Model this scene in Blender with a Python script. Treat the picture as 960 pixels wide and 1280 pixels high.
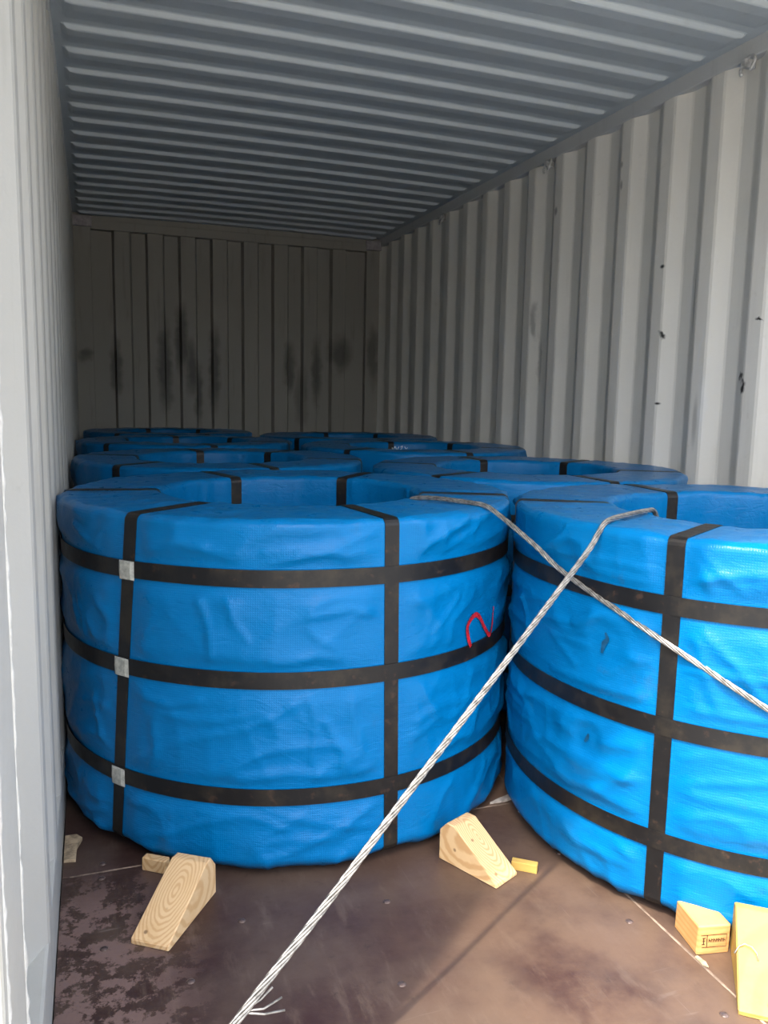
import bpy, bmesh, math, random
from mathutils import Vector, Matrix, noise
for o in list(bpy.data.objects): bpy.data.objects.remove(o)
S = bpy.context.scene
COL = S.collection
R_ = math.radians

# ------------------------------------------------------------------ camera
F_PX = 1009.2
PITCH, YAW, ROLL = 0.1378, 0.3467, 0.0190
CAM = Vector((0.0786, -0.6536, 1.0829))
cy_, sy_, cp_, sp_ = math.cos(YAW), math.sin(YAW), math.cos(PITCH), math.sin(PITCH)
fw = Vector((sy_*cp_, cy_*cp_, -sp_)); rt = Vector((cy_, -sy_, 0)); up = rt.cross(fw)
rr = rt*math.cos(ROLL) + up*math.sin(ROLL); uu = -rt*math.sin(ROLL) + up*math.cos(ROLL)
cd = bpy.data.cameras.new('camera'); cam = bpy.data.objects.new('camera', cd); COL.objects.link(cam)
cd.sensor_fit = 'VERTICAL'; cd.sensor_height = 36.0; cd.lens = 36.0*F_PX/1280.0
cd.clip_start = 0.02; cd.clip_end = 300
M4 = Matrix((( rr.x, uu.x, -fw.x, CAM.x), (rr.y, uu.y, -fw.y, CAM.y), (rr.z, uu.z, -fw.z, CAM.z), (0, 0, 0, 1)))
cam.matrix_world = M4
S.camera = cam

# ------------------------------------------------------------------ light
SUN = Vector((0.42, 0.36, -1.0)).normalized()
w = bpy.data.worlds.new('world'); S.world = w; w.use_nodes = True
nt = w.node_tree
sky = nt.nodes.new('ShaderNodeTexSky'); sky.sky_type = 'NISHITA'; sky.sun_disc = False
sky.sun_elevation = math.asin(-SUN.z); sky.sun_rotation = math.atan2(-SUN.x, -SUN.y)
sky.air_density = 1.0; sky.dust_density = 5.0; sky.ozone_density = 1.0
hz = nt.nodes.new('ShaderNodeHueSaturation'); hz.inputs['Saturation'].default_value = 0.45     # hazy day
nt.links.new(sky.outputs[0], hz.inputs['Color']); nt.links.new(hz.outputs[0], nt.nodes['Background'].inputs[0])
nt.nodes['Background'].inputs[1].default_value = 0.39
sl = bpy.data.lights.new('sun', 'SUN'); sl.energy = 2.5; sl.angle = R_(1.0); sl.color = (1.0, 0.90, 0.74)
so = bpy.data.objects.new('sun', sl); COL.objects.link(so)
so.rotation_euler = SUN.to_track_quat('-Z', 'Y').to_euler(); so.location = (-3, -4, 8)
S.view_settings.view_transform = 'Standard'; S.view_settings.look = 'None'
S.view_settings.exposure = 1.28; S.view_settings.gamma = 1.0
S.view_settings.use_curve_mapping = False

# ------------------------------------------------------------------ materials
class NT:
    """small node-tree writer"""
    def __init__(s, name):
        s.m = bpy.data.materials.new(name); s.m.use_nodes = True; s.t = s.m.node_tree
        s.b = s.t.nodes['Principled BSDF']
    def n(s, typ, **kw):
        x = s.t.nodes.new(typ)
        for k, v in kw.items():
            if k.startswith('i_'):
                key = k[2:]; key = int(key) if key.isdigit() else key
                s.put(x.inputs[key], v)
            else: setattr(x, k, v)
        return x
    def put(s, sock, v):
        if isinstance(v, bpy.types.NodeSocket): s.t.links.new(v, sock)
        else: sock.default_value = v
    def math(s, op, a, b=0.0, clamp=False):
        x = s.t.nodes.new('ShaderNodeMath'); x.operation = op; x.use_clamp = clamp
        s.put(x.inputs[0], a); s.put(x.inputs[1], b); return x.outputs[0]
    def mix(s, f, a, b, mode='MIX'):
        x = s.t.nodes.new('ShaderNodeMix'); x.data_type = 'RGBA'; x.blend_type = mode
        s.put(x.inputs[0], f); s.put(x.inputs[6], a); s.put(x.inputs[7], b); return x.outputs[2]
    def noise(s, vec, scale, detail=4, rough=0.55, dist=0.0):
        x = s.t.nodes.new('ShaderNodeTexNoise'); s.put(x.inputs['Vector'], vec)
        x.inputs['Scale'].default_value = scale; x.inputs['Detail'].default_value = detail
        x.inputs['Roughness'].default_value = rough; x.inputs['Distortion'].default_value = dist
        return x.outputs[0]
    def ramp(s, v, a, b):
        x = s.t.nodes.new('ShaderNodeMapRange'); x.interpolation_type = 'SMOOTHSTEP'
        s.put(x.inputs[0], v); x.inputs[1].default_value = a; x.inputs[2].default_value = b; return x.outputs[0]
    def coord(s, which='Object'):
        x = s.t.nodes.new('ShaderNodeTexCoord'); return x.outputs[which]
    def scale(s, vec, sc):
        x = s.t.nodes.new('ShaderNodeMapping'); s.put(x.inputs[0], vec); x.inputs['Scale'].default_value = sc; return x.outputs[0]
    def bump(s, h, strength, dist=0.01, prev=None):
        x = s.t.nodes.new('ShaderNodeBump'); x.inputs['Strength'].default_value = strength
        x.inputs['Distance'].default_value = dist; s.put(x.inputs['Height'], h)
        if prev: s.put(x.inputs['Normal'], prev)
        return x.outputs[0]
    def out(s, col=None, rough=None, normal=None, metal=None, spec=None):
        if col is not None: s.put(s.b.inputs['Base Color'], col)
        if rough is not None: s.put(s.b.inputs['Roughness'], rough)
        if normal is not None: s.put(s.b.inputs['Normal'], normal)
        if metal is not None: s.put(s.b.inputs['Metallic'], metal)
        if spec is not None: s.put(s.b.inputs['Specular IOR Level'], spec)
        return s.m

def c4(r, g, b): return (r, g, b, 1.0)

def paint(name, base, marks=(), streak_axis=None, grime=0.35, white=()):
    """container paint; marks: (x, y, z, rx, ry, rz, strength) ellipsoid stains in world metres"""
    k = NT(name); P = k.coord('Object')
    big = k.noise(P, 1.3, 5, 0.6); fine = k.noise(P, 22, 5, 0.6)
    st = k.noise(k.scale(P, (9, 9, 0.9)), 2.2, 5, 0.6)
    col = k.mix(k.math('MULTIPLY', k.ramp(big, 0.45, 0.75), 0.25), base, c4(base[0]*0.80, base[1]*0.80, base[2]*0.76))
    col = k.mix(k.math('MULTIPLY', k.ramp(st, 0.55, 0.75), grime), col, c4(base[0]*0.62, base[1]*0.61, base[2]*0.58))
    col = k.mix(k.math('MULTIPLY', k.ramp(fine, 0.62, 0.75), 0.18), col, c4(base[0]*0.7, base[1]*0.66, base[2]*0.6))
    if marks or white:
        warp = k.n('ShaderNodeTexNoise'); k.put(warp.inputs['Vector'], P); warp.inputs['Scale'].default_value = 9
        warp.inputs['Detail'].default_value = 4
        wv = k.n('ShaderNodeVectorMath', operation='MULTIPLY_ADD'); k.put(wv.inputs[0], warp.outputs['Color'])
        wv.inputs[1].default_value = (0.09, 0.09, 0.16); wv.inputs[2].default_value = (-0.045, -0.045, -0.08)
        ad = k.n('ShaderNodeVectorMath', operation='ADD'); k.put(ad.inputs[0], P); k.put(ad.inputs[1], wv.outputs[0])
        for lst, colr in ((marks, c4(0.012, 0.012, 0.012)), (white, c4(0.78, 0.78, 0.76))):
            tot = None
            for (x, y, z, rx, ry, rz, stg, wr) in lst:
                sb = k.n('ShaderNodeVectorMath', operation='SUBTRACT')
                k.put(sb.inputs[0], ad.outputs[0] if wr else P); sb.inputs[1].default_value = (x, y, z)
                dv = k.n('ShaderNodeVectorMath', operation='DIVIDE'); k.put(dv.inputs[0], sb.outputs[0]); dv.inputs[1].default_value = (rx, ry, rz)
                ln = k.n('ShaderNodeVectorMath', operation='LENGTH'); k.put(ln.inputs[0], dv.outputs[0])
                f = k.math('MULTIPLY', k.ramp(ln.outputs['Value'], 1.0, 0.25), stg)
                tot = f if tot is None else k.math('MAXIMUM', tot, f)
            if tot is not None: col = k.mix(tot, col, colr)
    b = k.bump(k.noise(P, 60, 3), 0.12, 0.004)
    return k.out(col, k.math('ADD', k.math('MULTIPLY', fine, 0.25), 0.38), b, spec=0.4)

GREY = c4(0.79, 0.765, 0.70)  # right wall paint, base lifted to stand in for stronger light there
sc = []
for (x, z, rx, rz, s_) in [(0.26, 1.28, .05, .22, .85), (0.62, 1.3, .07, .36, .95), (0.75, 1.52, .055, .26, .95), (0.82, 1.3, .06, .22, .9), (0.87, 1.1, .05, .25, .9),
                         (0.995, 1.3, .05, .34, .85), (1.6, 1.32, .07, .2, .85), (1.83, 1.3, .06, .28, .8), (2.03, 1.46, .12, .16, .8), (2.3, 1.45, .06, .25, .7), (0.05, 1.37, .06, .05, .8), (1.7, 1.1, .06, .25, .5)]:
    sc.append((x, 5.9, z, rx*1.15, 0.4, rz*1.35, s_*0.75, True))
M_BACK = paint('paint_scorched_dimmed', c4(0.31, 0.295, 0.26), sc, grime=0.5)  # scorch marks over a base darkened to imitate light fall-off
blk = []
for (y, z, ry, rz, s_) in [(2.25, 1.66, .02, .012, 1), (2.235, 1.38, .024, .015, 1), (2.23, 1.09, .02, .008, 1), (1.78, 1.19, .03, .02, 1), (1.765, 1.165, .03, .014, 1), (1.69, 1.395, .03, .006, 1),
                           (3.32, 1.52, .03, .12, .5), (3.28, 1.3, .025, .2, .35), (2.57, 2.06, .012, .03, .6), (2.575, 2.15, .014, .02, .5), (3.12, 2.06, .02, .03, .6), (2.06, 1.5, .012, .16, .55), (1.99, 1.02, .02, .14, .3)]:
    blk.append((2.37, y, z, 0.12, ry, rz, s_, True if ry > .02 else False))
wht = []
for (y, z, ry, rz, s_) in [(2.52, 1.5, .006, .62, .8), (2.1, 1.5, .03, .13, .45), (2.07, 1.62, .02, .1, .4), (1.955, 1.08, .03, .2, .6), (1.98, 1.3, .012, .12, .5)]:
    wht.append((2.37, y, z, 0.12, ry, rz, s_, True))
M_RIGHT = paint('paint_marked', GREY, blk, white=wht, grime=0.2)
M_LEFT = paint('paint_thick_dimmed', c4(0.46, 0.455, 0.425), [], grime=0.3)  # same container paint, base lowered to hold back the light on this side
M_ROOF = paint('paint_roof', c4(0.50, 0.555, 0.59), [], grime=0.15)
M_RAIL = paint('paint_rail', c4(0.58, 0.59, 0.585), [], grime=0.2)

def tarp(name, base, dirt=0.35):
    k = NT(name); U = k.coord('UV'); P = k.coord('Object')
    big = k.noise(P, 5.0, 5, 0.6); mid = k.noise(k.scale(U, (1, 1.6, 1)), 14, 5, 0.65)
    col = k.mix(k.math('MULTIPLY', k.ramp(big, 0.4, 0.7), 0.2), base, c4(base[0]*0.6, base[1]*0.78, base[2]*0.82))
    col = k.mix(k.math('MULTIPLY', k.ramp(mid, 0.56, 0.72), 0.14), col, c4(0.006, base[1]*1.35, min(1, base[2]*1.12)))
    col = k.mix(k.math('MULTIPLY', k.ramp(k.noise(P, 9, 6, 0.7), 0.60, 0.74), dirt), col, c4(0.03, 0.085, 0.14))
    wv = []
    for ax in ('X', 'Y'):
        x = k.n('ShaderNodeTexWave', wave_type='BANDS', bands_direction=ax); k.put(x.inputs['Vector'], U)
        x.inputs['Scale'].default_value = 62.0; x.inputs['Distortion'].default_value = 0.4
        x.inputs['Detail'].default_value = 1; wv.append(x.outputs['Fac'])
    weave = k.math('MULTIPLY', wv[0], wv[1])
    crease = k.noise(k.scale(U, (1.0, 2.2, 1)), 16, 5, 0.6, 1.2)
    fold = k.n('ShaderNodeTexNoise', noise_type='RIDGED_MULTIFRACTAL'); k.put(fold.inputs['Vector'], k.scale(U, (1.0, 0.7, 1.0)))
    fold.inputs['Scale'].default_value = 5.0; fold.inputs['Detail'].default_value = 3.0
    b1 = k.bump(weave, 0.22, 0.0012)
    b2 = k.bump(crease, 0.35, 0.006, b1)
    b3 = k.bump(fold.outputs[0], 0.28, 0.005, b2)
    col = k.mix(k.math('MULTIPLY', weave, 0.16), col, c4(0.003, min(1, base[1]*1.5), min(1, base[2]*1.25)))
    return k.out(col, k.math('ADD', k.math('MULTIPLY', mid, 0.2), 0.20), b3, spec=0.17)
M_TARP = tarp('blue_woven_tarp', c4(0.0, 0.130, 0.35))

def steel_strap():
    k = NT('blackened_strap'); U = k.coord('Object')
    n1 = k.noise(U, 11, 5, 0.65); n2 = k.noise(U, 46, 4, 0.6)
    col = k.mix(k.ramp(n1, 0.45, 0.66), c4(0.009, 0.009, 0.010), c4(0.026, 0.022, 0.017))
    col = k.mix(k.math('MULTIPLY', k.ramp(n2, 0.58, 0.72), 0.4), col, c4(0.085, 0.045, 0.028))
    return k.out(col, k.math('ADD', k.math('MULTIPLY', n2, 0.3), 0.28), k.bump(n2, 0.15, 0.002), metal=0.35, spec=0.5)
M_STRAP = steel_strap()

def simple(name, col, rough=0.5, metal=0.0, var=0.2, sc_=30, spec=0.5, bmp=0.1):
    k = NT(name); P = k.coord('Object'); n1 = k.noise(P, sc_, 4, 0.6)
    cc = k.mix(k.ramp(n1, 0.3, 0.7), c4(*[v*(1-var) for v in col]), c4(*[min(1, v*(1+var)) for v in col]))
    return k.out(cc, rough, k.bump(n1, bmp, 0.003), metal=metal, spec=spec)
M_CLIP = simple('galvanised_clip', (0.46, 0.46, 0.41), 0.45, 0.3, 0.25, 90)
M_STRAND = simple('bright_steel_strand', (0.30, 0.285, 0.26), 0.30, 0.6, 0.45, 70)
M_RED = simple('red_spray_paint', (0.42, 0.012, 0.02), 0.45, 0, 0.35, 60)
M_SMUDGE = simple('dark_green_smudge', (0.002, 0.055, 0.13), 0.5, 0, 0.3, 80)
M_CHALK = simple('white_paint_scrawl', (0.55, 0.66, 0.72), 0.6, 0, 0.3, 80)
M_RING = simple('painted_ring', (0.5, 0.5, 0.49), 0.4, 0.1, 0.3, 60)
M_SCREW = simple('worn_screw', (0.12, 0.085, 0.075), 0.35, 0.4, 0.4, 90)
M_CAULK = simple('seam_caulk', (0.20, 0.145, 0.11), 0.7, 0, 0.5, 26)
M_CAULK2 = simple('torn_wood', (0.33, 0.25, 0.16), 0.8, 0, 0.4, 60)
M_INK = simple('branding_ink', (0.035, 0.014, 0.006), 0.7, 0, 0.2, 60)
M_NAIL = simple('nail_steel', (0.28, 0.27, 0.25), 0.35, 0.6, 0.2, 60)
M_PLASTIC = simple('dirty_plastic', (0.40, 0.36, 0.32), 0.4, 0, 0.4, 60)
M_STEEL_DARK = simple('dark_steel_wire', (0.035, 0.032, 0.03), 0.5, 0.5, 0.3, 60)
M_GROUND = simple('yard_concrete', (0.27, 0.255, 0.225), 0.85, 0, 0.2, 3)
M_BEAD = simple('weld_bead_paint', (0.50, 0.50, 0.48), 0.5, 0, 0.12, 70, bmp=0.4)

def plywood():
    k = NT('worn_floor_plywood'); P = k.coord('Object')
    n1 = k.noise(P, 3.1, 6, 0.62); n2 = k.noise(k.scale(P, (5, 1.2, 5)), 6, 6, 0.65); n3 = k.noise(P, 26, 6, 0.7)
    col = k.mix(k.ramp(n1, 0.36, 0.66), c4(0.036, 0.016, 0.013), c4(0.082, 0.054, 0.040))
    col = k.mix(k.math('MULTIPLY', k.ramp(n2, 0.52, 0.72), 0.5), col, c4(0.125, 0.088, 0.066))
    col = k.mix(k.math('MULTIPLY', k.ramp(n3, 0.58, 0.7), 0.35), col, c4(0.02, 0.013, 0.012))
    # flaked film beside the left wall, scuffed sand-coloured tread towards the middle of the door end
    sep = k.n('ShaderNodeSeparateXYZ'); k.put(sep.inputs[0], P)
    X, Y = sep.outputs[0], sep.outputs[1]
    peel = k.math('MULTIPLY', k.math('MULTIPLY', k.ramp(X, 0.30, 0.08), k.ramp(Y, 1.25, 1.0)), k.ramp(k.noise(P, 13, 7, 0.72), 0.47, 0.53))
    col = k.mix(k.math('MULTIPLY', peel, 0.8), col, c4(0.205, 0.132, 0.115))
    tread = k.math('MULTIPLY', k.ramp(X, 0.42, 0.95), k.ramp(k.noise(P, 4.5, 6, 0.65), 0.30, 0.62))
    col = k.mix(k.math('MULTIPLY', tread, 0.75), col, c4(0.122, 0.076, 0.050))
    for (sx, sy, sd) in ((40, 1.5, 0.0), (3.0, 26, 3.7)):
        sv = k.n('ShaderNodeMapping'); k.put(sv.inputs[0], P); sv.inputs['Scale'].default_value = (sx, sy, 1); sv.inputs['Rotation'].default_value = (0, 0, 0.5+sd); sv.inputs['Location'].default_value = (sd, sd, 0)
        scr = k.math('MULTIPLY', k.ramp(k.noise(sv.outputs[0], 1.6, 3, 0.5, 0.3), 0.66, 0.74), k.ramp(k.noise(P, 6), 0.48, 0.66))
        col = k.mix(k.math('MULTIPLY', scr, 0.35), col, c4(0.26, 0.21, 0.18))
    return k.out(col, k.math('ADD', k.math('MULTIPLY', n3, 0.3), 0.33), k.bump(n3, 0.25, 0.003), spec=0.45)
M_PLY = plywood()

def pine(name, base, center, squash, freq, ringmix=0.6):
    """rings cut by the wedge's sloping face"""
    k = NT(name); P = k.coord('Object')
    mp = k.n('ShaderNodeMapping', vector_type='TEXTURE'); k.put(mp.inputs[0], P)
    mp.inputs['Location'].default_value = center; mp.inputs['Scale'].default_value = squash
    wv = k.n('ShaderNodeTexWave', wave_type='RINGS', rings_direction='SPHERICAL'); k.put(wv.inputs['Vector'], mp.outputs[0])
    wv.inputs['Scale'].default_value = freq; wv.inputs['Distortion'].default_value = 2.2; wv.inputs['Detail'].default_value = 2
    wv.inputs['Detail Scale'].default_value = 1.3
    n1 = k.noise(P, 16, 4, 0.6)
    col = k.mix(k.math('MULTIPLY', k.ramp(wv.outputs['Fac'], 0.35, 0.95), ringmix), base, c4(base[0]*0.72, base[1]*0.56, base[2]*0.40))
    col = k.mix(k.math('MULTIPLY', k.ramp(n1, 0.45, 0.7), 0.3), col, c4(base[0]*0.8, base[1]*0.68, base[2]*0.52))
    vo = k.n('ShaderNodeTexVoronoi'); k.put(vo.inputs['Vector'], P); vo.inputs['Scale'].default_value = 24
    col = k.mix(k.math('MULTIPLY', k.ramp(vo.outputs['Distance'], 0.14, 0.05), 0.7), col, c4(0.12, 0.06, 0.03))
    return k.out(col, 0.62, k.bump(k.noise(P, 120, 4), 0.25, 0.002), spec=0.3)

# ------------------------------------------------------------------ mesh helpers
def link(name, me, mat=None, parent=None, smooth=False):
    o = bpy.data.objects.new(name, me); COL.objects.link(o)
    if mat and not me.materials: me.materials.append(mat)
    if parent: o.parent = parent
    if smooth:
        for p in me.polygons: p.use_smooth = True
    return o
def from_py(name, v, f, mat=None, parent=None, smooth=False):
    me = bpy.data.meshes.new(name); me.from_pydata(v, [], f); me.update()
    return link(name, me, mat, parent, smooth)
def from_bm(name, bm, mat=None, parent=None, smooth=False):
    bmesh.ops.recalc_face_normals(bm, faces=bm.faces[:])
    me = bpy.data.meshes.new(name); bm.to_mesh(me); bm.free(); return link(name, me, mat, parent, smooth)
def box_bm(bm, x0, x1, y0, y1, z0, z1, bev=0.0):
    vs = [bm.verts.new(p) for p in [(x0,y0,z0),(x1,y0,z0),(x1,y1,z0),(x0,y1,z0),(x0,y0,z1),(x1,y0,z1),(x1,y1,z1),(x0,y1,z1)]]
    fs = [bm.faces.new([vs[i] for i in q]) for q in [(0,3,2,1),(4,5,6,7),(0,1,5,4),(1,2,6,5),(2,3,7,6),(3,0,4,7)]]
    if bev:
        es = list({e for f in fs for e in f.edges})
        bmesh.ops.bevel(bm, geom=es, offset=bev, segments=2, affect='EDGES', profile=0.6)
def box(name, x0, x1, y0, y1, z0, z1, mat, parent=None, bev=0.0):
    bm = bmesh.new(); box_bm(bm, x0, x1, y0, y1, z0, z1, bev); return from_bm(name, bm, mat, parent)
def tube(name, pts, rad, mat, parent=None, n=8, closed=False):
    """tube along points; rad number or list"""
    v, f = [], []; N = len(pts); pts = [Vector(p) for p in pts]
    prev = None
    for i, p in enumerate(pts):
        if closed: t = pts[(i+1) % N] - pts[i-1]
        else: t = pts[min(i+1, N-1)] - pts[max(i-1, 0)]
        t.normalize()
        a = prev if prev else (Vector((0, 0, 1)) if abs(t.z) < .9 else Vector((1, 0, 0)))
        a = (a - t*a.dot(t)).normalized(); prev = a; b = t.cross(a)
        r = rad[i] if isinstance(rad, (list, tuple)) else rad
        for j in range(n):
            q = 2*math.pi*j/n; v.append(p + a*(r*math.cos(q)) + b*(r*math.sin(q)))
    for i in range(N if closed else N-1):
        for j in range(n):
            i2 = (i+1) % N; f.append((i*n+j, i*n+(j+1) % n, i2*n+(j+1) % n, i2*n+j))
    if not closed: f.append(tuple(range(n-1, -1, -1))); f.append(tuple((N-1)*n+j for j in range(n)))
    return from_py(name, v, f, mat, parent, True)
def empty(name, loc=(0, 0, 0), rz=0.0):
    o = bpy.data.objects.new(name, None); COL.objects.link(o); o.location = loc; o.rotation_euler = (0, 0, rz)
    o.empty_display_size = 0.1; return o
def tag(o, label=None, cat=None, group=None, kind=None):
    if label: o['label'] = label
    if cat: o['category'] = cat
    if group: o['group'] = group
    if kind: o['kind'] = kind
    return o
def struct(o, label=None):
    return tag(o, label, kind='structure')
def smst(a, b, x):
    t = max(0.0, min(1.0, (x-a)/(b-a))); return t*t*(3-2*t)

# ------------------------------------------------------------------ the container shell
XL, W, L = -0.020, 2.352, 5.90
ZR = 2.329                                   # top of the corrugated side walls / underside of the rail
ground = from_py('ground', [(-40, -60, -0.17), (40, -60, -0.17), (40, 30, -0.17), (-40, 30, -0.17)], [(0, 1, 2, 3)], M_GROUND)
struct(ground, 'pale concrete yard outside the container doors'); ground['category'] = 'ground'

def sheet(name, rows, mat, thick, flip=False):
    """grid of rows of points -> one solid sheet"""
    n = len(rows[0]); v = [p for r in rows for p in r]; f = []
    for i in range(len(rows)-1):
        for j in range(n-1):
            q = (i*n+j, i*n+j+1, (i+1)*n+j+1, (i+1)*n+j); f.append(q[::-1] if flip else q)
    o = from_py(name, v, f, mat)
    md = o.modifiers.new('thickness', 'SOLIDIFY'); md.thickness = thick; md.offset = -1
    return o

def corrugation(end_y, y0, y1, depth=0.036):
    """(y, depth) corner points: crest 70, slope 68, trough 72, slope 68; a crest ends at end_y"""
    pts = []; k = math.floor((y0-end_y)/0.278) - 1
    while True:
        e = end_y + 0.278*k
        for yy, d in ((e-0.138, depth), (e-0.070, 0.0), (e, 0.0), (e+0.068, depth)):
            if y0 < yy < y1: pts.append((yy, d))
        if e > y1 + .3: break
        k += 1
    pts = [(y0, pts[0][1])] + pts + [(y1, pts[-1][1])]
    out = []                                   # soften every corner
    for i, (yy, d) in enumerate(pts):
        if 0 < i < len(pts)-1:
            for s_ in (-1, 1):
                j = i+s_; ll = math.hypot(pts[j][0]-yy, pts[j][1]-d); t = min(0.3, 0.006/ll)
                out.append((yy+(pts[j][0]-yy)*t, d+(pts[j][1]-d)*t))
        else: out.append((yy, d))
    return out
cr = corrugation(2.0266, 0.09, 5.86)
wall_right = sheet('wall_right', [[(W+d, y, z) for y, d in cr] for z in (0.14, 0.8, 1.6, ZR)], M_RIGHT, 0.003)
struct(wall_right, 'grey corrugated steel side wall on the right')
cl = [(0.13, 0.0), (0.325, 0.0), (0.335, 0.003), (0.395, 0.034), (0.405, 0.036), (0.674, 0.036)] + [q for q in corrugation(1.10, 0.09, 5.86) if q[0] > 0.68]
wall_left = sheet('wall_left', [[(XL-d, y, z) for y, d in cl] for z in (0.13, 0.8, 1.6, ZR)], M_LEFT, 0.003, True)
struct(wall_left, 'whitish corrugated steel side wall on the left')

# end wall: 250 mm pitch, steep flanks
eb = []
x = 0.135
deep = False
xs = [0.135]
edges_x = [0.26+0.1205*i for i in range(16)]
pts = [(XL+0.12, 0.02)]
lev = 0.02
for ex in edges_x:
    pts.append((ex-0.008, lev)); lev = 0.0 if lev else 0.02
    lev = lev
    pts.append((ex+0.008, lev))
pts.append((W-0.11, lev))
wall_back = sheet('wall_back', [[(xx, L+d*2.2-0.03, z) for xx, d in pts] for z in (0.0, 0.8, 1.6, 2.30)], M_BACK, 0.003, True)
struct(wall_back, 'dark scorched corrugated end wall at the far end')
n_ = 1
def trim(x0, x1, y0, y1, z0, z1, label, mat=M_RAIL, bev=0.006):
    global n_
    o = box('trim_%d' % n_, x0, x1, y0, y1, z0, z1, mat, None, bev); n_ += 1
    return struct(o, label)
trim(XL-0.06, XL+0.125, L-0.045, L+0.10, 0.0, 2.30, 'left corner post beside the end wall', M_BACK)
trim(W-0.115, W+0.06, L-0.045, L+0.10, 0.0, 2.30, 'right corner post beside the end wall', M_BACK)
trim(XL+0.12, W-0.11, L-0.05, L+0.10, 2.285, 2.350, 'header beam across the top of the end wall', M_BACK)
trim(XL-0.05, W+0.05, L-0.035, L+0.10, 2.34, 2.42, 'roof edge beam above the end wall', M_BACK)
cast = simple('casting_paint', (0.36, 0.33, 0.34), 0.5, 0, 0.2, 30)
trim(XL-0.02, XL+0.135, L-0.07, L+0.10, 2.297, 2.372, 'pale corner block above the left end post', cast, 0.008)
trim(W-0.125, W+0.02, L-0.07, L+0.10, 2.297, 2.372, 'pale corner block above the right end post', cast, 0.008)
# side rails, door frame
trim(W-0.004, W+0.055, 0.06, L, ZR, 2.40, 'top side rail along the right wall')
trim(XL-0.055, XL+0.004, 0.06, L, ZR, 2.40, 'top side rail along the left wall')
trim(W-0.002, W+0.05, 0.06, L, -0.14, 0.15, 'bottom side rail along the right wall')
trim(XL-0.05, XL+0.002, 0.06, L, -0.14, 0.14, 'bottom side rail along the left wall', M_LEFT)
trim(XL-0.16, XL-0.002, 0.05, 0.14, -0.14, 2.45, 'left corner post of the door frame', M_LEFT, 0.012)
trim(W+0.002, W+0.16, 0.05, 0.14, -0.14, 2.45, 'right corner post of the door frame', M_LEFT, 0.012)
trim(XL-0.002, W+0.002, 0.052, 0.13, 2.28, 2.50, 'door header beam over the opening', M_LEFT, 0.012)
trim(XL-0.002, W+0.002, -0.02, 0.06, -0.16, -0.004, 'door sill at the mouth of the container', M_RAIL, 0.008)

# roof sheet with pressed ribs (ends rounded off short of the rails)
ys = [(0.05, 0.0)]
k = -9
while True:
    y0 = 1.8127 + 0.209*k
    if y0 > 5.8: break
    if y0 > 0.12:
        ys += [(y0-0.009, 0.0), (y0-0.004, 0.15), (y0+0.004, 0.85), (y0+0.009, 1.0), (y0+0.060, 0.9), (y0+0.115, 0.42), (y0+0.165, 0.0)]
    k += 1
ys.append((5.93, 0.0))
xs = [(XL-0.03, 0), (XL+0.030, 0.0), (XL+0.040, 0.3), (XL+0.052, 0.8), (XL+0.075, 1.0), (0.4, 1), (0.8, 1), (1.2, 1), (1.6, 1), (2.0, 1),
      (W-0.085, 1.0), (W-0.062, 0.8), (W-0.050, 0.3), (W-0.040, 0.0), (W+0.03, 0)]
def roofz(xx, tx, ty):
    camber = 0.010*(1-((xx-1.17)/1.17)**2)
    return 2.393 + camber - 0.018*ty*tx
ceiling = sheet('ceiling', [[(xx, yy, roofz(xx, tx, ty)) for yy, ty in ys] for xx, tx in xs], M_ROOF, 0.003)
struct(ceiling, 'grey ribbed steel roof of the container')

# lashing rings under the right rail
for i, yy in enumerate((1.827, 3.196, 4.556)):
    pts = []
    for a in range(0, 300, 15):
        q = R_(a-60); pts.append((W-0.020+0.012*math.sin(q), yy+0.030*math.cos(q), 2.298+0.034*math.sin(q)))
    ring = tube('lashing_ring', pts, 0.0065, M_RING, wall_right, 8)
    bm = bmesh.new(); box_bm(bm, W-0.022, W+0.03, yy+0.012, yy+0.034, 2.300, 2.329, 0.004)
    from_bm('ring_bracket', bm, M_RING, wall_right)
# painted weld beads on the near left wall
for yy in (0.325, 0.155):
    rnd = random.Random(int(yy*1000)); N = 160
    tube('weld_bead', [(XL+0.001+0.0015*rnd.random(), yy+0.002*rnd.random(), 0.16+(ZR-0.18)*i/(N-1)) for i in range(N)],
         [0.0025+0.0025*rnd.random() for i in range(N)], M_BEAD, wall_left, 6)

# ------------------------------------------------------------------ floor
floor = box('floor', XL-0.004, W+0.004, 0.06, L, -0.14, -0.012, M_STEEL_DARK)
struct(floor, 'worn reddish brown plywood floor')
for (x0, x1, a) in ((XL+0.004, 1.1685, (0.062, 1.176, 3.59, 5.89)), (1.1735, W-0.004, (0.062, 2.36, 4.77, 5.89))):
    for i in range(3):
        bm = bmesh.new(); box_bm(bm, x0, x1, a[i]+0.0015, a[i+1]-0.0015, -0.030, 0.0, 0.0015)
        from_bm('plywood_panel', bm, M_PLY, floor)
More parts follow.
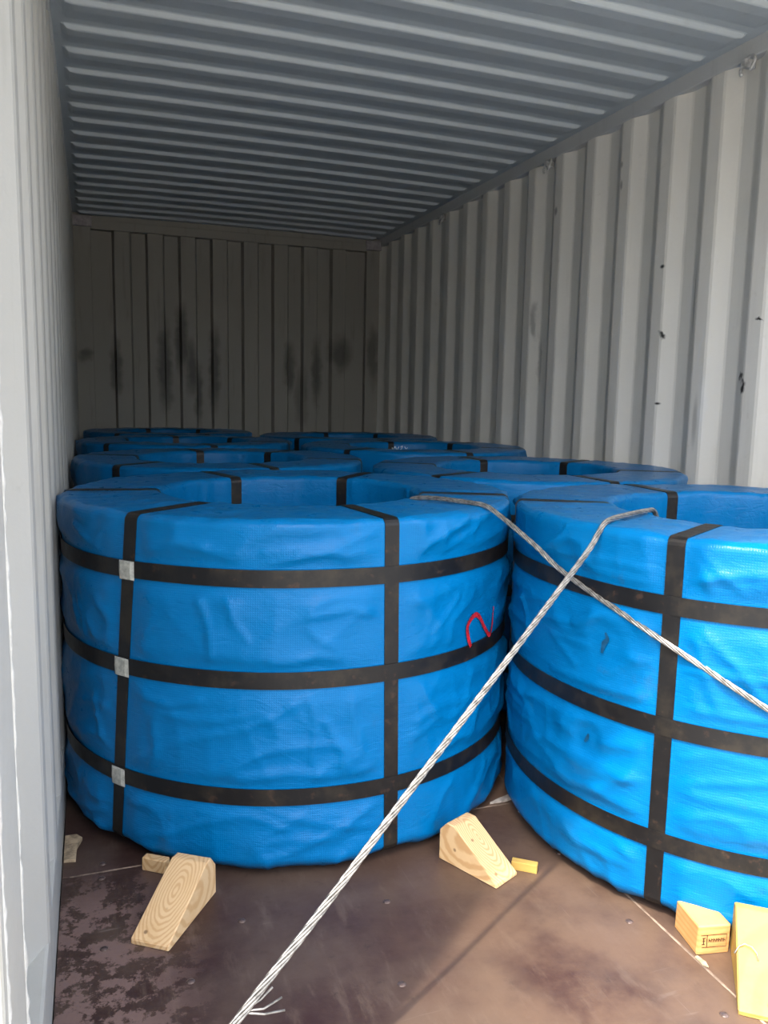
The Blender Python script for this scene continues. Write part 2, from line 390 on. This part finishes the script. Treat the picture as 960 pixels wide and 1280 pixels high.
# caulk in the seams, slightly squeezed out
for (p0, p1, wd) in (((1.171, 0.07, 0), (1.171, 5.8, 0), 0.0026), ((0.0, 1.176, 0), (1.168, 1.176, 0), 0.0022)):
    rnd = random.Random(3); N = 150; p0 = Vector(p0); p1 = Vector(p1)
    t_ = (p1-p0).normalized(); s_ = Vector((-t_.y, t_.x, 0)); v, f = [], []
    for i in range(N):
        c = p0.lerp(p1, i/(N-1)); h = wd*(0.7+0.8*rnd.random())
        v += [c-s_*h+Vector((0, 0, -.0005)), c+Vector((0, 0, 0.0016)), c+s_*h+Vector((0, 0, -.0005))]
    for i in range(N-1):
        for j in range(2): f.append((i*3+j, i*3+j+1, i*3+j+4, i*3+j+3))
    from_py('seam_caulk', v, f, M_CAULK, floor, True)
bm = bmesh.new(); bmesh.ops.create_uvsphere(bm, u_segments=10, v_segments=6, radius=0.0085)
for v_ in bm.verts: v_.co.z *= 0.28
me_s = bpy.data.meshes.new('floor_screw'); bm.to_mesh(me_s); bm.free(); me_s.materials.append(M_SCREW)
for p in me_s.polygons: p.use_smooth = True
for (x, y) in [(0.071, 1.209), (0.068, 1.150), (0.342, 0.902), (0.221, 0.755), (0.593, 0.624), (0.652, 0.869), (1.117, 0.92), (1.117, 0.645), (1.117, 0.37), (1.225, 0.40), (0.07, 0.90), (0.07, 0.63), (0.45, 0.36)]:
    o = bpy.data.objects.new('floor_screw', me_s); COL.objects.link(o); o.location = (x, y, 0.0); o.parent = floor

# ------------------------------------------------------------------ coils
# drape folds of the two front wraps: polylines of (angle in degrees, height)
FOLDS_L = [[(-113.4, 0.714), (-105.5, 0.730), (-97.6, 0.750), (-89.5, 0.783), (-82.9, 0.800), ],
    [(-108.6, 0.751), (-100.8, 0.761), (-92.8, 0.775), (-86.1, 0.796), ],
    [(-115.8, 0.735), (-111.8, 0.778), (-106.3, 0.800), (-97.7, 0.800), ],
    [(-76.0, 0.718), (-74.5, 0.754), (-68.9, 0.790), (-57.8, 0.800), ],
    [(-71.0, 0.711), (-67.0, 0.746), (-58.7, 0.782), ],
    [(-64.8, 0.708), (-55.6, 0.739), (-39.8, 0.763), ],
    [(-158.7, 0.773), (-150.1, 0.737), (-143.4, 0.709), ],
    [(-152.9, 0.714), (-146.3, 0.772), (-141.1, 0.795), ],
    [(-132.5, 0.740), (-125.9, 0.771), (-120.7, 0.764), ],
    [(-121.7, 0.646), (-119.7, 0.590), (-119.1, 0.518), ],
    [(-115.9, 0.646), (-114.7, 0.602), (-111.9, 0.558), ],
    [(-106.3, 0.501), (-97.5, 0.517), (-85.5, 0.475), ],
    [(-99.1, 0.612), (-91.0, 0.625), (-82.8, 0.596), ],
    [(-157.7, 0.607), (-153.9, 0.556), (-155.0, 0.504), ],
    [(-148.5, 0.616), (-144.5, 0.566), (-145.3, 0.497), ],
    [(-134.4, 0.404), (-128.4, 0.396), (-122.0, 0.414), ],
    [(-99.8, 0.430), (-98.2, 0.363), (-98.9, 0.279), ],
    [(-113.6, 0.233), (-103.8, 0.253), (-93.9, 0.232), (-83.2, 0.247), ],
    [(-96.5, 0.371), (-92.3, 0.291), (-93.0, 0.216), ],
    [(-122.3, 0.154), (-112.0, 0.152), (-103.8, 0.119), ],
    [(-108.7, 0.168), (-97.2, 0.128), (-84.8, 0.102), ],
    [(-151.4, 0.363), (-148.6, 0.271), (-143.1, 0.227), ],
    [(-71.6, 0.545), (-66.9, 0.585), (-63.8, 0.619), ],
    [(-75.4, 0.337), (-69.8, 0.363), (-53.0, 0.351), ],
    [(-170.9, 0.042), (-157.2, 0.062), (-147.9, 0.085), ],
    ]
FOLDS_R = [[(168.8, 0.598), (173.1, 0.538), (-176.2, 0.463), ],
    [(174.9, 0.624), (-176.9, 0.549), (-168.7, 0.498), ],
    [(168.6, 0.376), (176.4, 0.323), (-175.0, 0.290), ],
    [(-144.6, 0.780), (-142.3, 0.743), (-141.4, 0.712), ],
    [(-144.0, 0.797), (-140.4, 0.762), (-136.2, 0.728), ],
    [(-143.6, 0.618), (-141.0, 0.540), (-138.5, 0.479), ],
    [(-142.3, 0.637), (-136.5, 0.582), (-132.2, 0.525), ],
    [(-143.1, 0.425), (-137.9, 0.388), (-131.2, 0.379), ],
    [(-172.6, 0.349), (-163.3, 0.339), (-152.6, 0.361), ],
    [(-169.3, 0.590), (-159.5, 0.651), (-151.2, 0.661), ],
    [(171.0, 0.170), (179.8, 0.141), (-173.9, 0.134), ],
    [(-144.2, 0.141), (-136.3, 0.139), (-130.7, 0.107), ],
    [(-158.2, 0.144), (-152.7, 0.114), (-149.7, 0.109), ],
    [(-175.4, 0.743), (-162.0, 0.751), (-150.2, 0.747), ],
    ]
class Coil:
    def __init__(s, c, R, Rin, ztop, angles, bands, seed, hi, label, zb=0.034, flat=(), folds=()):
        s.flat = flat; s.segs = []
        for k_, fo in enumerate(folds):
            for (a0, z0), (a1, z1) in zip(fo[:-1], fo[1:]): s.segs.append((R_(a0)*R, z0, R_(a1)*R, z1, (0.0058, 0.0042, 0.0050)[k_ % 3], (0.009, 0.007, 0.012)[k_ % 3]))
        s.c = Vector((c[0], c[1], 0)); s.R, s.Ri, s.zt, s.zb = R, Rin, ztop, zb
        s.ang = [R_(a[0]) if isinstance(a, tuple) else R_(a) for a in angles]; s.bot = [R_(a[1]) if isinstance(a, tuple) else R_(a) for a in angles]; s.bands = bands; s.seed = seed
        s.off = Vector((seed*7.3, seed*3.1, seed*1.7)); s.hi = hi
        s.build(label)
    # base profile: list of (r, z, nr, nz, s)
    def profile(s, n_side, n_top, n_in):
        P = []
        sh = 0.016
        mid = (s.R+s.Ri)/2
        P += [(mid, 0.0, 0, -1), (s.R-0.10, 0.0, 0, -1), (s.R-0.085, 0.019, 0.5, -.86), (s.R-0.016, 0.022, 0.3, -.95), (s.R-0.004, s.zb, 0.95, -.3)]
        for i in range(1, n_side+1): P.append((s.R, s.zb+(s.zt-sh-s.zb)*i/n_side, 1, 0))
        for a in (22, 45, 68, 90): P.append((s.R-sh+sh*math.cos(R_(a)), s.zt-sh+sh*math.sin(R_(a)), math.cos(R_(a)), math.sin(R_(a))))
        r0, r1 = s.R-sh, s.Ri+sh
        for i in range(1, n_top): P.append((r0+(r1-r0)*i/n_top, s.zt, 0, 1))
        for a in (90, 68, 45, 22, 0): P.append((s.Ri+sh-sh*math.cos(R_(a)), s.zt-sh+sh*math.sin(R_(a)), -math.cos(R_(a)), math.sin(R_(a))))
        for i in range(1, n_in+1): P.append((s.Ri, s.zt-sh+(0.02-s.zt+sh)*i/n_in, -1, 0))
        P += [(s.Ri+0.03, 0.0, 0, -1)]
        out = []; acc = 0
        for i, (r, z, a, b) in enumerate(P):
            if i: acc += math.hypot(r-P[i-1][0], z-P[i-1][1])
            out.append((r, z, a, b, acc))
        return out
    def near_strap(s, th, z):
        d = 9.0
        for a, b in zip(s.ang, s.bot):
            a = b+(a-b)*min(1, z/s.zt)
            q = (th-a+math.pi) % (2*math.pi)-math.pi; d = min(d, abs(q)*s.R)
        return d
    def disp(s, th, r, z, nz):
        if z < 0.005: return 0.0
        wv = smst(0.018, 0.075, s.near_strap(th, z))
        wh = 1.0
        outer = r > (s.R+s.Ri)/2
        if outer and z < s.zt-0.03:
            for b in s.bands: wh = min(wh, smst(0.020, 0.06, abs(z-b)))
        u = th*s.R; o = s.off
        # hanging folds: slanted, long and thin; plus broad billows
        amp = 1.0 if s.hi else 0.9
        q = noise.noise(Vector((u*3.0+z*2.0, z*4.0, 0))+o)
        q2 = 1-abs(noise.noise(Vector((u*5.0-z*3.2+q*.7, z*7.5+u*2.0, 1.3))+o))*2
        q3 = 1-abs(noise.noise(Vector((u*12.0+q*1.2, z*4.0+u*1.0, 5.1))+o))*2
        q4 = noise.noise(Vector((math.cos(th)*14*r*1.6, math.sin(th)*14*r*1.6, z*22))+o)
        qb = 1-abs(noise.noise(Vector((u*2.2+z*3.4+q*.4, z*9.0-u*4.0, 9.7))+o))*2
        band = smst(s.bands[0], s.bands[0]+.03, z)
        d = 0.0045*q + 0.0060*max(0, q2)**4 + (0.0060+0.006*band)*max(0, qb)**3.5 + 0.0022*max(0, q3)**4 + 0.0006*q4
        if nz > 0.5:
            d = 0.0035*q4 + 0.004*noise.noise(Vector((math.cos(th)*r*5, math.sin(th)*r*5, 2))+o)
        if not outer and nz < 0.5:
            d = 0.004*(noise.noise(Vector((u*9, z*2.5, 8))+o)) + 0.002*q3
        if s.segs and outer and nz < 0.5:
            uu_ = ((th+math.pi) % (2*math.pi)-math.pi)*s.R; best = 0.0
            for (u0, z0, u1, z1, hh, wd) in s.segs:
                if uu_ < min(u0, u1)-.035 or uu_ > max(u0, u1)+.035 or z < min(z0, z1)-.035 or z > max(z0, z1)+.035: continue
                du, dz = u1-u0, z1-z0; t = max(0.0, min(1.0, ((uu_-u0)*du+(z-z0)*dz)/(du*du+dz*dz+1e-9)))
                e = math.hypot(uu_-u0-du*t, z-z0-dz*t); best = max(best, hh*math.exp(-(e/wd)**2))
            d += best
        for (fa, fz, fr) in s.flat:
            if outer and nz < 0.5:
                q = (th-R_(fa)+math.pi) % (2*math.pi)-math.pi
                wv *= 0.1+0.9*smst(fr*0.7, fr*1.6, math.hypot(q*s.R, z-fz))
        return (d*amp+0.003)*wv*wh - 0.001
    def pt(s, th, prof, off=0.0, raw=False):
        r, z, nr, nz, acc = prof
        d = (0 if raw else s.disp(th, r, z, nz)) + off
        if z < 0.005 and nz < 0: d = 0.0
        lump = 0.0
        if nr > 0.3 or r > s.R-0.06:
            lump = 0.004*noise.noise(Vector((math.cos(th)*1.4, math.sin(th)*1.4, z*1.5))+s.off)
        hem = 0.0
        if acc < 0.45 and 0.008 < z < 0.06:
            hem = 0.006*noise.noise(Vector((math.cos(th)*9, math.sin(th)*9, 3))+s.off)
        rr_ = r + nr*d + lump
        return Vector((s.c.x+rr_*math.cos(th), s.c.y+rr_*math.sin(th), z+nz*d+hem))
    def surf(s, th, z, off):
        """point on the outer side at height z"""
        d = s.disp(th, s.R, z, 0)+off
        lump = 0.004*noise.noise(Vector((math.cos(th)*1.4, math.sin(th)*1.4, z*1.5))+s.off)
        r = s.R+d+lump
        return Vector((s.c.x+r*math.cos(th), s.c.y+r*math.sin(th), z))
    def build(s, label):
        s.root = empty('wire_strand_coil', (s.c.x, s.c.y, 0.0)); tag(s.root, label, 'coil', 'blue wrapped coils in the container')
        inv = Matrix.Translation((-s.c.x, -s.c.y, 0))
        ns = 520 if s.hi else 200
        prof = s.profile(96 if s.hi else 26, 20 if s.hi else 12, 16)
        n = len(prof); v, f, uv = [], [], []
        for i in range(ns):
            th = 2*math.pi*i/ns
            for p in prof: v.append(s.pt(th, p)-s.c)
        for i in range(ns):
            i2 = (i+1) % ns
            for j in range(n):
                j2 = (j+1) % n; f.append((i*n+j, i2*n+j, i2*n+j2, i*n+j2))
                u0, u1 = 2*math.pi*s.R*i/ns, 2*math.pi*s.R*(i+1)/ns
                a0 = prof[j][4]; a1 = prof[j2][4] if j2 else a0+0.1
                uv += [(u0, a0), (u1, a0), (u1, a1), (u0, a1)]
        me = bpy.data.meshes.new('tarp_wrap'); me.from_pydata(v, [], f)
        ul = me.uv_layers.new(name='UVMap')
        flat = [c for q in uv for c in q]; ul.data.foreach_set('uv', flat); me.update()
        s.wrap = link('tarp_wrap', me, M_TARP, s.root, True)
        # bands round the side
        hw, tk = 0.0195, 0.0016
        N = 240 if s.hi else 120
        for b in s.bands:
            v, f = [], []
            for i in range(N):
                th = 2*math.pi*i/N
                wob = 0.0022*noise.noise(Vector((math.cos(th)*2, math.sin(th)*2, b*9))+s.off)
                for (dz, of) in ((-hw, 0.0025), (hw, 0.0025), (hw, 0.0025+tk), (-hw, 0.0025+tk)):
                    q = s.surf(th, b, of); v.append(Vector((q.x-s.c.x, q.y-s.c.y, b+wob+dz)))
            for i in range(N):
                i2 = (i+1) % N
                for j in range(4): f.append((i*4+j, i2*4+j, i2*4+(j+1) % 4, i*4+(j+1) % 4))
            from_py('hoop_strap', v, f, M_STRAP, s.root)
        # radial straps: up the side, over the top and down the bore
        pr = prof[3:-1]
        for at, ab in zip(s.ang, s.bot):
            v, f = [], []
            for p in pr:
                a = ab+(at-ab)*min(1, p[1]/s.zt) if p[0] > (s.R+s.Ri)/2 else at
                t = Vector((-math.sin(a), math.cos(a), 0))
                for (sd, of) in ((-1, 0.0006), (1, 0.0006), (1, 0.0006+tk), (-1, 0.0006+tk)):
                    q = s.pt(a, p, of)-s.c; v.append(q+t*(sd*0.0180))
            m_ = len(pr)
            for i in range(m_-1):
                for j in range(4): f.append((i*4+j, i*4+(j+1) % 4, (i+1)*4+(j+1) % 4, (i+1)*4+j))
            f.append((0, 1, 2, 3)); f.append(((m_-1)*4+3, (m_-1)*4+2, (m_-1)*4+1, (m_-1)*4))
            from_py('radial_strap', v, f, M_STRAP, s.root)
    def clip(s, a, z, w_=0.046, h_=0.044):
        a = R_(a); v, f = [], []; n = 7
        for i in range(n):
            th = a + (i/(n-1)-0.5)*w_/s.R
            flare = 0.004 if i in (0, n-1) else 0.0
            for (dz, of) in ((-h_/2, 0.004), (h_/2, 0.004), (h_/2-0.003, 0.0085-flare), (0, 0.0095-flare), (-h_/2+0.003, 0.0085-flare)):
                q = s.surf(th, z, of)-s.c; v.append(Vector((q.x, q.y, z+dz)))
        for i in range(n-1):
            for j in range(5): f.append((i*5+j, i*5+(j+1) % 5, (i+1)*5+(j+1) % 5, (i+1)*5+j))
        f.append((4, 3, 2, 1, 0)); f.append(tuple((n-1)*5+j for j in range(5)))
        o = from_py('strap_clip', v, f, M_CLIP, s.root); tag(o, 'silver metal strap clip'); return o
    def mark(s, name, path, widths, mat, label, inner=False):
        """painted stroke lying on the wrap; path of (deg, z)"""
        # resample (Catmull-Rom)
        P = []
        for i in range(len(path)-1):
            p0 = path[max(i-1, 0)]; p1 = path[i]; p2 = path[i+1]; p3 = path[min(i+2, len(path)-1)]
            for kx in range(8):
                t = kx/8; t2 = t*t; t3 = t2*t
                P.append(tuple(0.5*((2*p1[q])+(-p0[q]+p2[q])*t+(2*p0[q]-5*p1[q]+4*p2[q]-p3[q])*t2+(-p0[q]+3*p1[q]-3*p2[q]+p3[q])*t3) for q in range(2))
                         + (widths[i]+(widths[i+1]-widths[i])*t,))
        P.append((path[-1][0], path[-1][1], widths[-1]))
        v, f = [], []; rad = s.Ri if inner else s.R
        for i, (d, z, wd) in enumerate(P):
            a, b = P[max(i-1, 0)], P[min(i+1, len(P)-1)]
            tu = R_(b[0]-a[0])*rad; tz = b[1]-a[1]; ln = math.hypot(tu, tz) or 1
            nu, nz = -tz/ln, tu/ln
            for sgn in (-1, -.33, .33, 1):
                th = R_(d)+nu*sgn*wd/2/rad; zz = z+nz*sgn*wd/2
                if inner:
                    dd = s.disp(th, s.Ri, zz, 0)+0.0025; r = s.Ri-dd
                    v.append(Vector((r*math.cos(th), r*math.sin(th), zz)))
                else: v.append(s.surf(th, zz, 0.0042)-s.c)
        for i in range(len(P)-1):
            for j in range(3): f.append((i*4+j, i*4+j+1, (i+1)*4+j+1, (i+1)*4+j))
        o = from_py(name, v, f, mat, s.root, True); tag(o, label); return o

L1 = Coil((0.618, 1.634), 0.627, 0.368, 0.822, ((-137.6, -145), (-82.4, -81.2), -24, 50, 106, 172), (0.695, 0.466, 0.195), 1, True,
          'blue tarp-wrapped coil at the front left with a red painted mark and silver strap clips', flat=((-54, .52, .075),), folds=FOLDS_L)
R1 = Coil((1.710, 0.982), 0.627, 0.370, 0.820, (-148.2, -92, -32, 26, 85.5, 150), (0.681, 0.423, 0.172), 2, True,
          'blue tarp-wrapped coil nearest the door on the right, cut off by the photo edge', flat=((-161.3, .568, .04), (-164.4, .34, .03)), folds=FOLDS_R)
R2 = Coil((1.729, 2.238), 0.612, 0.362, 0.824, (-150, -90, -30, 32.7, 90.3, 150), (0.69, 0.45, 0.18), 3, False,
          'blue tarp-wrapped coil by the right wall, directly behind the nearest right-hand coil')
L2 = Coil((0.604, 2.880), 0.604, 0.362, 0.826, (-138, -80, -20, 46, 97.9, 162), (0.69, 0.45, 0.18), 4, False,
          'blue tarp-wrapped coil by the left wall, directly behind the coil with silver clips')
R3 = Coil((1.735, 3.470), 0.602, 0.360, 0.838, (-145, -85, -28, 32.4, 90, 150), (0.69, 0.45, 0.18), 5, False,
          'third blue tarp-wrapped coil along the right wall, with a white scrawl in its bore')
L3 = Coil((0.588, 4.086), 0.586, 0.358, 0.836, (-140, -83, -23, 40, 95, 154), (0.69, 0.45, 0.18), 6, False,
          'third blue tarp-wrapped coil along the left wall, in deep shade')
R4 = Coil((1.740, 4.690), 0.600, 0.358, 0.836, (-140, -80, -20, 40, 100, 160), (0.69, 0.45, 0.18), 7, False,
          'farthest blue tarp-wrapped coil along the right wall')
L4 = Coil((0.590, 5.262), 0.572, 0.358, 0.838, (-130, -70, -10, 50, 110, 170), (0.69, 0.45, 0.18), 8, False,
          'farthest blue tarp-wrapped coil in the left corner by the end wall')
for z, a in ((0.692, -139.0), (0.462, -141.2), (0.188, -143.4)): L1.clip(a, z)
L1.mark('painted_mark', [(-58.2, .479), (-59.5, .506), (-60.0, .533), (-58.6, .551), (-56.4, .557), (-54.4, .543), (-52.5, .519), (-48.9, .485), (-47.6, .503), (-47.5, .529), (-47.8, .559)],
        [.010, .013, .013, .013, .013, .012, .011, .012, .008, .006, .003], M_RED, 'red spray-painted mark like a figure 2 on its side')
R1.mark('paint_smudge', [(-161.4, .592), (-160.9, .578), (-161.6, .566), (-161.9, .545)], [.004, .010, .012, .005], M_SMUDGE, 'faint dark green smudge')
R1.mark('paint_smudge', [(-164.0, .352), (-164.2, .342), (-164.9, .330)], [.003, .009, .004], M_SMUDGE, 'faint dark green smudge')
for pth in ([(89, .806), (88.2, .790), (86, .812), (84.5, .790), (82.5, .812)], [(81, .808), (79, .814), (79.8, .800), (81.5, .788), (77.5, .787)], [(77, .812), (75.5, .799), (74, .806)]):
    R3.mark('white_scrawl', pth, [.004]*len(pth), M_CHALK, 'white hand-painted scrawl', True)

# ------------------------------------------------------------------ steel strands tied over the coils
def strand(name, ctrl, label, frays=()):
    C_ = [Vector(p) for p in ctrl]; pts = []
    for i in range(len(C_)-1):
        p0, p1, p2, p3 = C_[max(i-1, 0)], C_[i], C_[i+1], C_[min(i+2, len(C_)-1)]
        m = max(4, int((p2-p1).length/0.006))
        for kx in range(m):
            t = kx/m; t2 = t*t; t3 = t2*t
            pts.append(0.5*((2*p1)+(-p0+p2)*t+(2*p0-5*p1+4*p2-p3)*t2+(-p0+3*p1-3*p2+p3)*t3))
    pts.append(C_[-1])
    v, f = [], []; n = 6; base = 0; acc = 0.0; A, B, T, D = [], [], [], []
    prev = Vector((0, 0, 1))
    for i, p in enumerate(pts):
        t = (pts[min(i+1, len(pts)-1)]-pts[max(i-1, 0)]).normalized()
        a = (prev-t*prev.dot(t)).normalized(); prev = a; A.append(a); B.append(t.cross(a))
        if i: acc += (p-pts[i-1]).length
        D.append(acc)
    wr = 0.00212
    for wi in range(7):
        ph = 2*math.pi*wi/6
        for i, p in enumerate(pts):
            q = ph+2*math.pi*D[i]/0.16; off = 0.0 if wi == 6 else 0.00425
            c = p+A[i]*(off*math.cos(q))+B[i]*(off*math.sin(q))
            for j in range(n):
                g = 2*math.pi*j/n; v.append(c+A[i]*(wr*math.cos(g))+B[i]*(wr*math.sin(g)))
        m = len(pts)
        for i in range(m-1):
            for j in range(n): f.append((base+i*n+j, base+i*n+(j+1) % n, base+(i+1)*n+(j+1) % n, base+(i+1)*n+j))
        f.append(tuple(base+j for j in range(n-1, -1, -1))); f.append(tuple(base+(m-1)*n+j for j in range(n)))
        base += m*n
    root = empty(name, C_[-1])
    o = from_py('strand', [q-C_[-1] for q in v], f, M_STRAND, root, True)
    for fr in frays: tube('frayed_wire', [Vector(q)-C_[-1] for q in fr], 0.0016, M_STRAND, root, 6)
    return tag(root, label, 'wire rope')
ZT = 0.831
# strand over the right coil, down to the left post
strand('steel_strand', [(1.405, 0.985, 0.70), (1.392, 0.977, 0.78), (1.368, 0.966, 0.824), (1.32, 0.935, ZT+.001), (1.20, 0.865, ZT+.002), (1.13, 0.822, 0.830), (1.097, 0.801, 0.812), (1.060, 0.780, 0.779),
                        (0.965, 0.731, 0.714), (0.726, 0.605, 0.555), (0.528, 0.488, 0.437), (0.373, 0.402, 0.338), (0.253, 0.333, 0.269), (0.10, 0.240, 0.180), (0.02, 0.195, 0.13)],
       'bright steel strand slanting from the right coil down to the bottom left, end frayed',
       [((0.250, 0.332, 0.266), (0.272, 0.341, 0.268), (0.290, 0.347, 0.278)), ((0.250, 0.332, 0.264), (0.275, 0.335, 0.258), (0.302, 0.341, 0.264)),
        ((0.248, 0.330, 0.263), (0.275, 0.330, 0.254), (0.304, 0.333, 0.250)), ((0.25, 0.332, 0.266), (0.268, 0.340, 0.272), (0.278, 0.345, 0.287))])
# strand over the left coil, then hugging the face of the right coil
strand('steel_strand', [(0.845, 1.36, 0.70), (0.856, 1.345, 0.78), (0.870, 1.325, 0.822), (0.91, 1.27, ZT+0.001), (0.965, 1.18, ZT), (0.990, 1.135, 0.828), (1.008, 1.10, 0.812),
                        (1.050, 0.990, 0.752), (1.080, 0.899, 0.700), (1.140, 0.705, 0.628), (1.212, 0.587, 0.566), (1.292, 0.500, 0.505), (1.40, 0.419, 0.44), (1.55, 0.355, 0.36), (1.75, 0.325, 0.26), (1.98, 0.26, 0.14), (2.2, 0.16, 0.010)],
       'bright steel strand running from the left coil across the face of the right coil')

# ------------------------------------------------------------------ timber chocks
def wedge(name, loc, rz, prof, width, mat, label, chamfer=0.006, group='timber chocks against the coils'):
    """profile (s, z) extruded along local y from 0 to width; s runs inwards"""
    bm = bmesh.new()
    a = [bm.verts.new((s_, 0, z)) for s_, z in prof]; b = [bm.verts.new((s_, width, z)) for s_, z in prof]
    bm.faces.new(a); bm.faces.new(b[::-1]); m = len(prof)
    for i in range(m): bm.faces.new((a[i], b[i], b[(i+1) % m], a[(i+1) % m]))
    bmesh.ops.bevel(bm, geom=bm.edges[:], offset=chamfer*0.4, segments=1, affect='EDGES')
    bmesh.ops.triangulate(bm, faces=[f_ for f_ in bm.faces if len(f_.verts) > 4])
    rnd = random.Random(len(label))
    for v_ in bm.verts:
        v_.co += Vector((rnd.uniform(-1, 1), rnd.uniform(-1, 1), 0))*0.0012
        if v_.co.z < 0.0015: v_.co.z = 0.0
    o = from_bm(name, bm, mat); o.location = loc; o.rotation_euler = (0, 0, rz)
    return tag(o, label, 'wood chock', group)
PINE1 = pine('pine_rings_a', c4(0.66, 0.46, 0.255), (0.11, 0.040, 0.05), (1.1, 0.42, 0.9), 24, 0.55)
PINE2 = pine('pine_rings_b', c4(0.64, 0.44, 0.235), (0.09, 0.034, 0.07), (1.2, 0.40, 0.9), 24, 0.65)
PINE3 = pine('pine_end_c', c4(0.55, 0.31, 0.12), (0.04, 0.05, 0.2), (2.2, 0.9, 0.6), 15, 0.4)
PINE4 = pine('pine_pale_d', c4(0.47, 0.32, 0.085), (0.1, 0.03, 0.0), (3.0, 0.9, 0.8), 7, 0.25)
# front left wedge: front edge on the floor, rising towards the coil
wedge('wood_chock', (0.189, 0.850, 0), math.atan2(0.82, 0.57), [(0, 0), (0.205, 0), (0.205, 0.068), (0.185, 0.092), (0.165, 0.092), (0.0, 0.012)], 0.084, PINE1,
      'pale pine wedge with growth rings jammed under the front left of the clipped coil')
wedge('wood_chock', (0.205, 1.120, 0), math.atan2(0.82, 0.57), [(0, 0), (0.022, 0), (0.022, 0.032), (0, 0.032)], 0.06, PINE2,
      'shaded scrap of timber behind the left pine wedge')
wedge('wood_chock', (0.972, 0.868, 0), math.atan2(0.147, -0.069), [(0, 0), (0.172, 0), (0.172, 0.075), (0.150, 0.098), (0.128, 0.098), (0.0, 0.010)], 0.078, PINE2,
      'pine wedge standing between the two front coils, grain rings on its slope')
# small offcut beside it
bm = bmesh.new(); box_bm(bm, -0.03, 0.03, -0.0095, 0.0095, 0, 0.021, 0.002)
o = from_bm('wood_offcut', bm, PINE4); o.location = (1.000, 0.883, 0); o.rotation_euler = (0, 0, R_(-38))
tag(o, 'small pine stick lying at the toe of the middle wedge', 'wood scrap')
# block under the right coil
blk_o = wedge('wood_chock', (1.247, 0.500, 0), math.atan2(0.98, 0.20), [(0, 0), (0.088, 0), (0.088, 0.060), (0.0, 0.062)], 0.069, PINE3,
      'short square pine block with a dark branded stamp under the right coil')
def ink(pts, wd):
    """stroke on the block's front end (local x = 0), given in (y, z) millimetres"""
    v, f = [], []
    for i, p in enumerate(pts):
        a, b = pts[max(i-1, 0)], pts[min(i+1, len(pts)-1)]; tx, tz = b[0]-a[0], b[1]-a[1]; ln = math.hypot(tx, tz) or 1
        for sg in (-1, 1): v.append((-0.0016, (p[0]-tz/ln*sg*wd/2)/1000, (p[1]+tx/ln*sg*wd/2)/1000))
    for i in range(len(pts)-1): f.append((i*2, i*2+1, i*2+3, i*2+2))
    return v, f
V, Fc = [], []
strokes = [([(63, 43), (8, 43)], 1.2), ([(60, 17), (8, 17)], 1.2), ([(8, 43), (8, 17)], 0.8), ([(50, 43), (50, 17)], 1.6), ([(60, 37), (53, 37)], 1.6), ([(57, 37), (57, 23)], 1.8), ([(61, 24), (54, 24)], 1.5), ([(60, 30), (54, 31)], 1.2)]
for i in range(7):
    x0 = 46-i*5.2
    strokes.append(([(x0, 27), (x0-0.6, 35)], 1.3)); strokes.append(([(x0, 31+(i % 3)*1.6), (x0-3.2, 31+(i % 2)*2)], 1.3))
    strokes.append(([(x0-3.4, 27), (x0-3.4, 32+(i % 2)*2)], 1.2))
for p, wd in strokes:
    v, f = ink(p, wd); b0 = len(V); V += v; Fc += [tuple(b0+q for q in t) for t in f]
o = from_py('branded_stamp', V, Fc, M_INK, blk_o); tag(o, 'dark rectangular stamp with illegible lettering')
# big pale wedge at the right edge, with a bent nail
wd4 = wedge('wood_chock', (1.226, 0.290, 0), math.atan2(0.775, 0.63), [(0, 0), (0.203, 0), (0.203, 0.085), (0.190, 0.104), (0.170, 0.106), (0.0, 0.012)], 0.112, PINE4,
      'sunlit yellow pine wedge with a bent nail at the right edge')
o = tube('bent_nail', [(0.085, 0.1165, 0.062), (0.096, 0.108, 0.071), (0.100, 0.098, 0.076), (0.096, 0.086, 0.075), (0.088, 0.078, 0.070), (0.083, 0.075, 0.058)], 0.0014, M_NAIL, wd4, 6)
tag(o, 'thin bent nail')

# ------------------------------------------------------------------ scraps on the floor
def scrap(name, pts, thick, mat, label, cat):
    bm = bmesh.new(); a = [bm.verts.new((x, y, 0.0005+z)) for x, y, z in pts]; fc = bm.faces.new(a)
    ex = bmesh.ops.extrude_face_region(bm, geom=[fc]); 
    for v_ in [g for g in ex['geom'] if isinstance(g, bmesh.types.BMVert)]: v_.co.z += thick
    cx = sum(p[0] for p in pts)/len(pts); cyy = sum(p[1] for p in pts)/len(pts)
    for v_ in bm.verts: v_.co -= Vector((cx, cyy, 0))
    o = from_bm(name, bm, mat); o.location = (cx, cyy, 0); return tag(o, label, cat)
scrap('plastic_scrap', [(1.065, 1.185, 0), (1.10, 1.20, 0), (1.15, 1.215, 0), (1.175, 1.212, 0), (1.16, 1.196, 0), (1.11, 1.184, 0)], 0.006, M_PLASTIC, 'dirty strip of plastic in the gap between the two front coils', 'scrap')
scrap('paper_scrap', [(1.118, 1.125, 0), (1.130, 1.135, 0), (1.142, 1.130, 0), (1.138, 1.115, 0), (1.124, 1.112, 0)], 0.004, M_CHALK, 'tiny white scrap on the floor between the front coils', 'scrap')
scrap('wood_splinter', [(-0.014, 1.24, 0), (0.012, 1.235, 0), (0.014, 1.29, 0), (0.026, 1.33, 0), (0.012, 1.35, 0), (-0.014, 1.35, 0)], 0.008, M_CAULK2, 'torn pale wood splinter against the left wall by the first coil', 'wood scrap')
scrap('paper_scrap', [(1.170, 0.508, 0.001), (1.178, 0.510, 0.001), (1.181, 0.490, 0.001), (1.176, 0.476, 0.001), (1.169, 0.486, 0.001)], 0.002, M_CAULK2, 'white crumb of sealant on the floor seam by the stamped block', 'scrap')
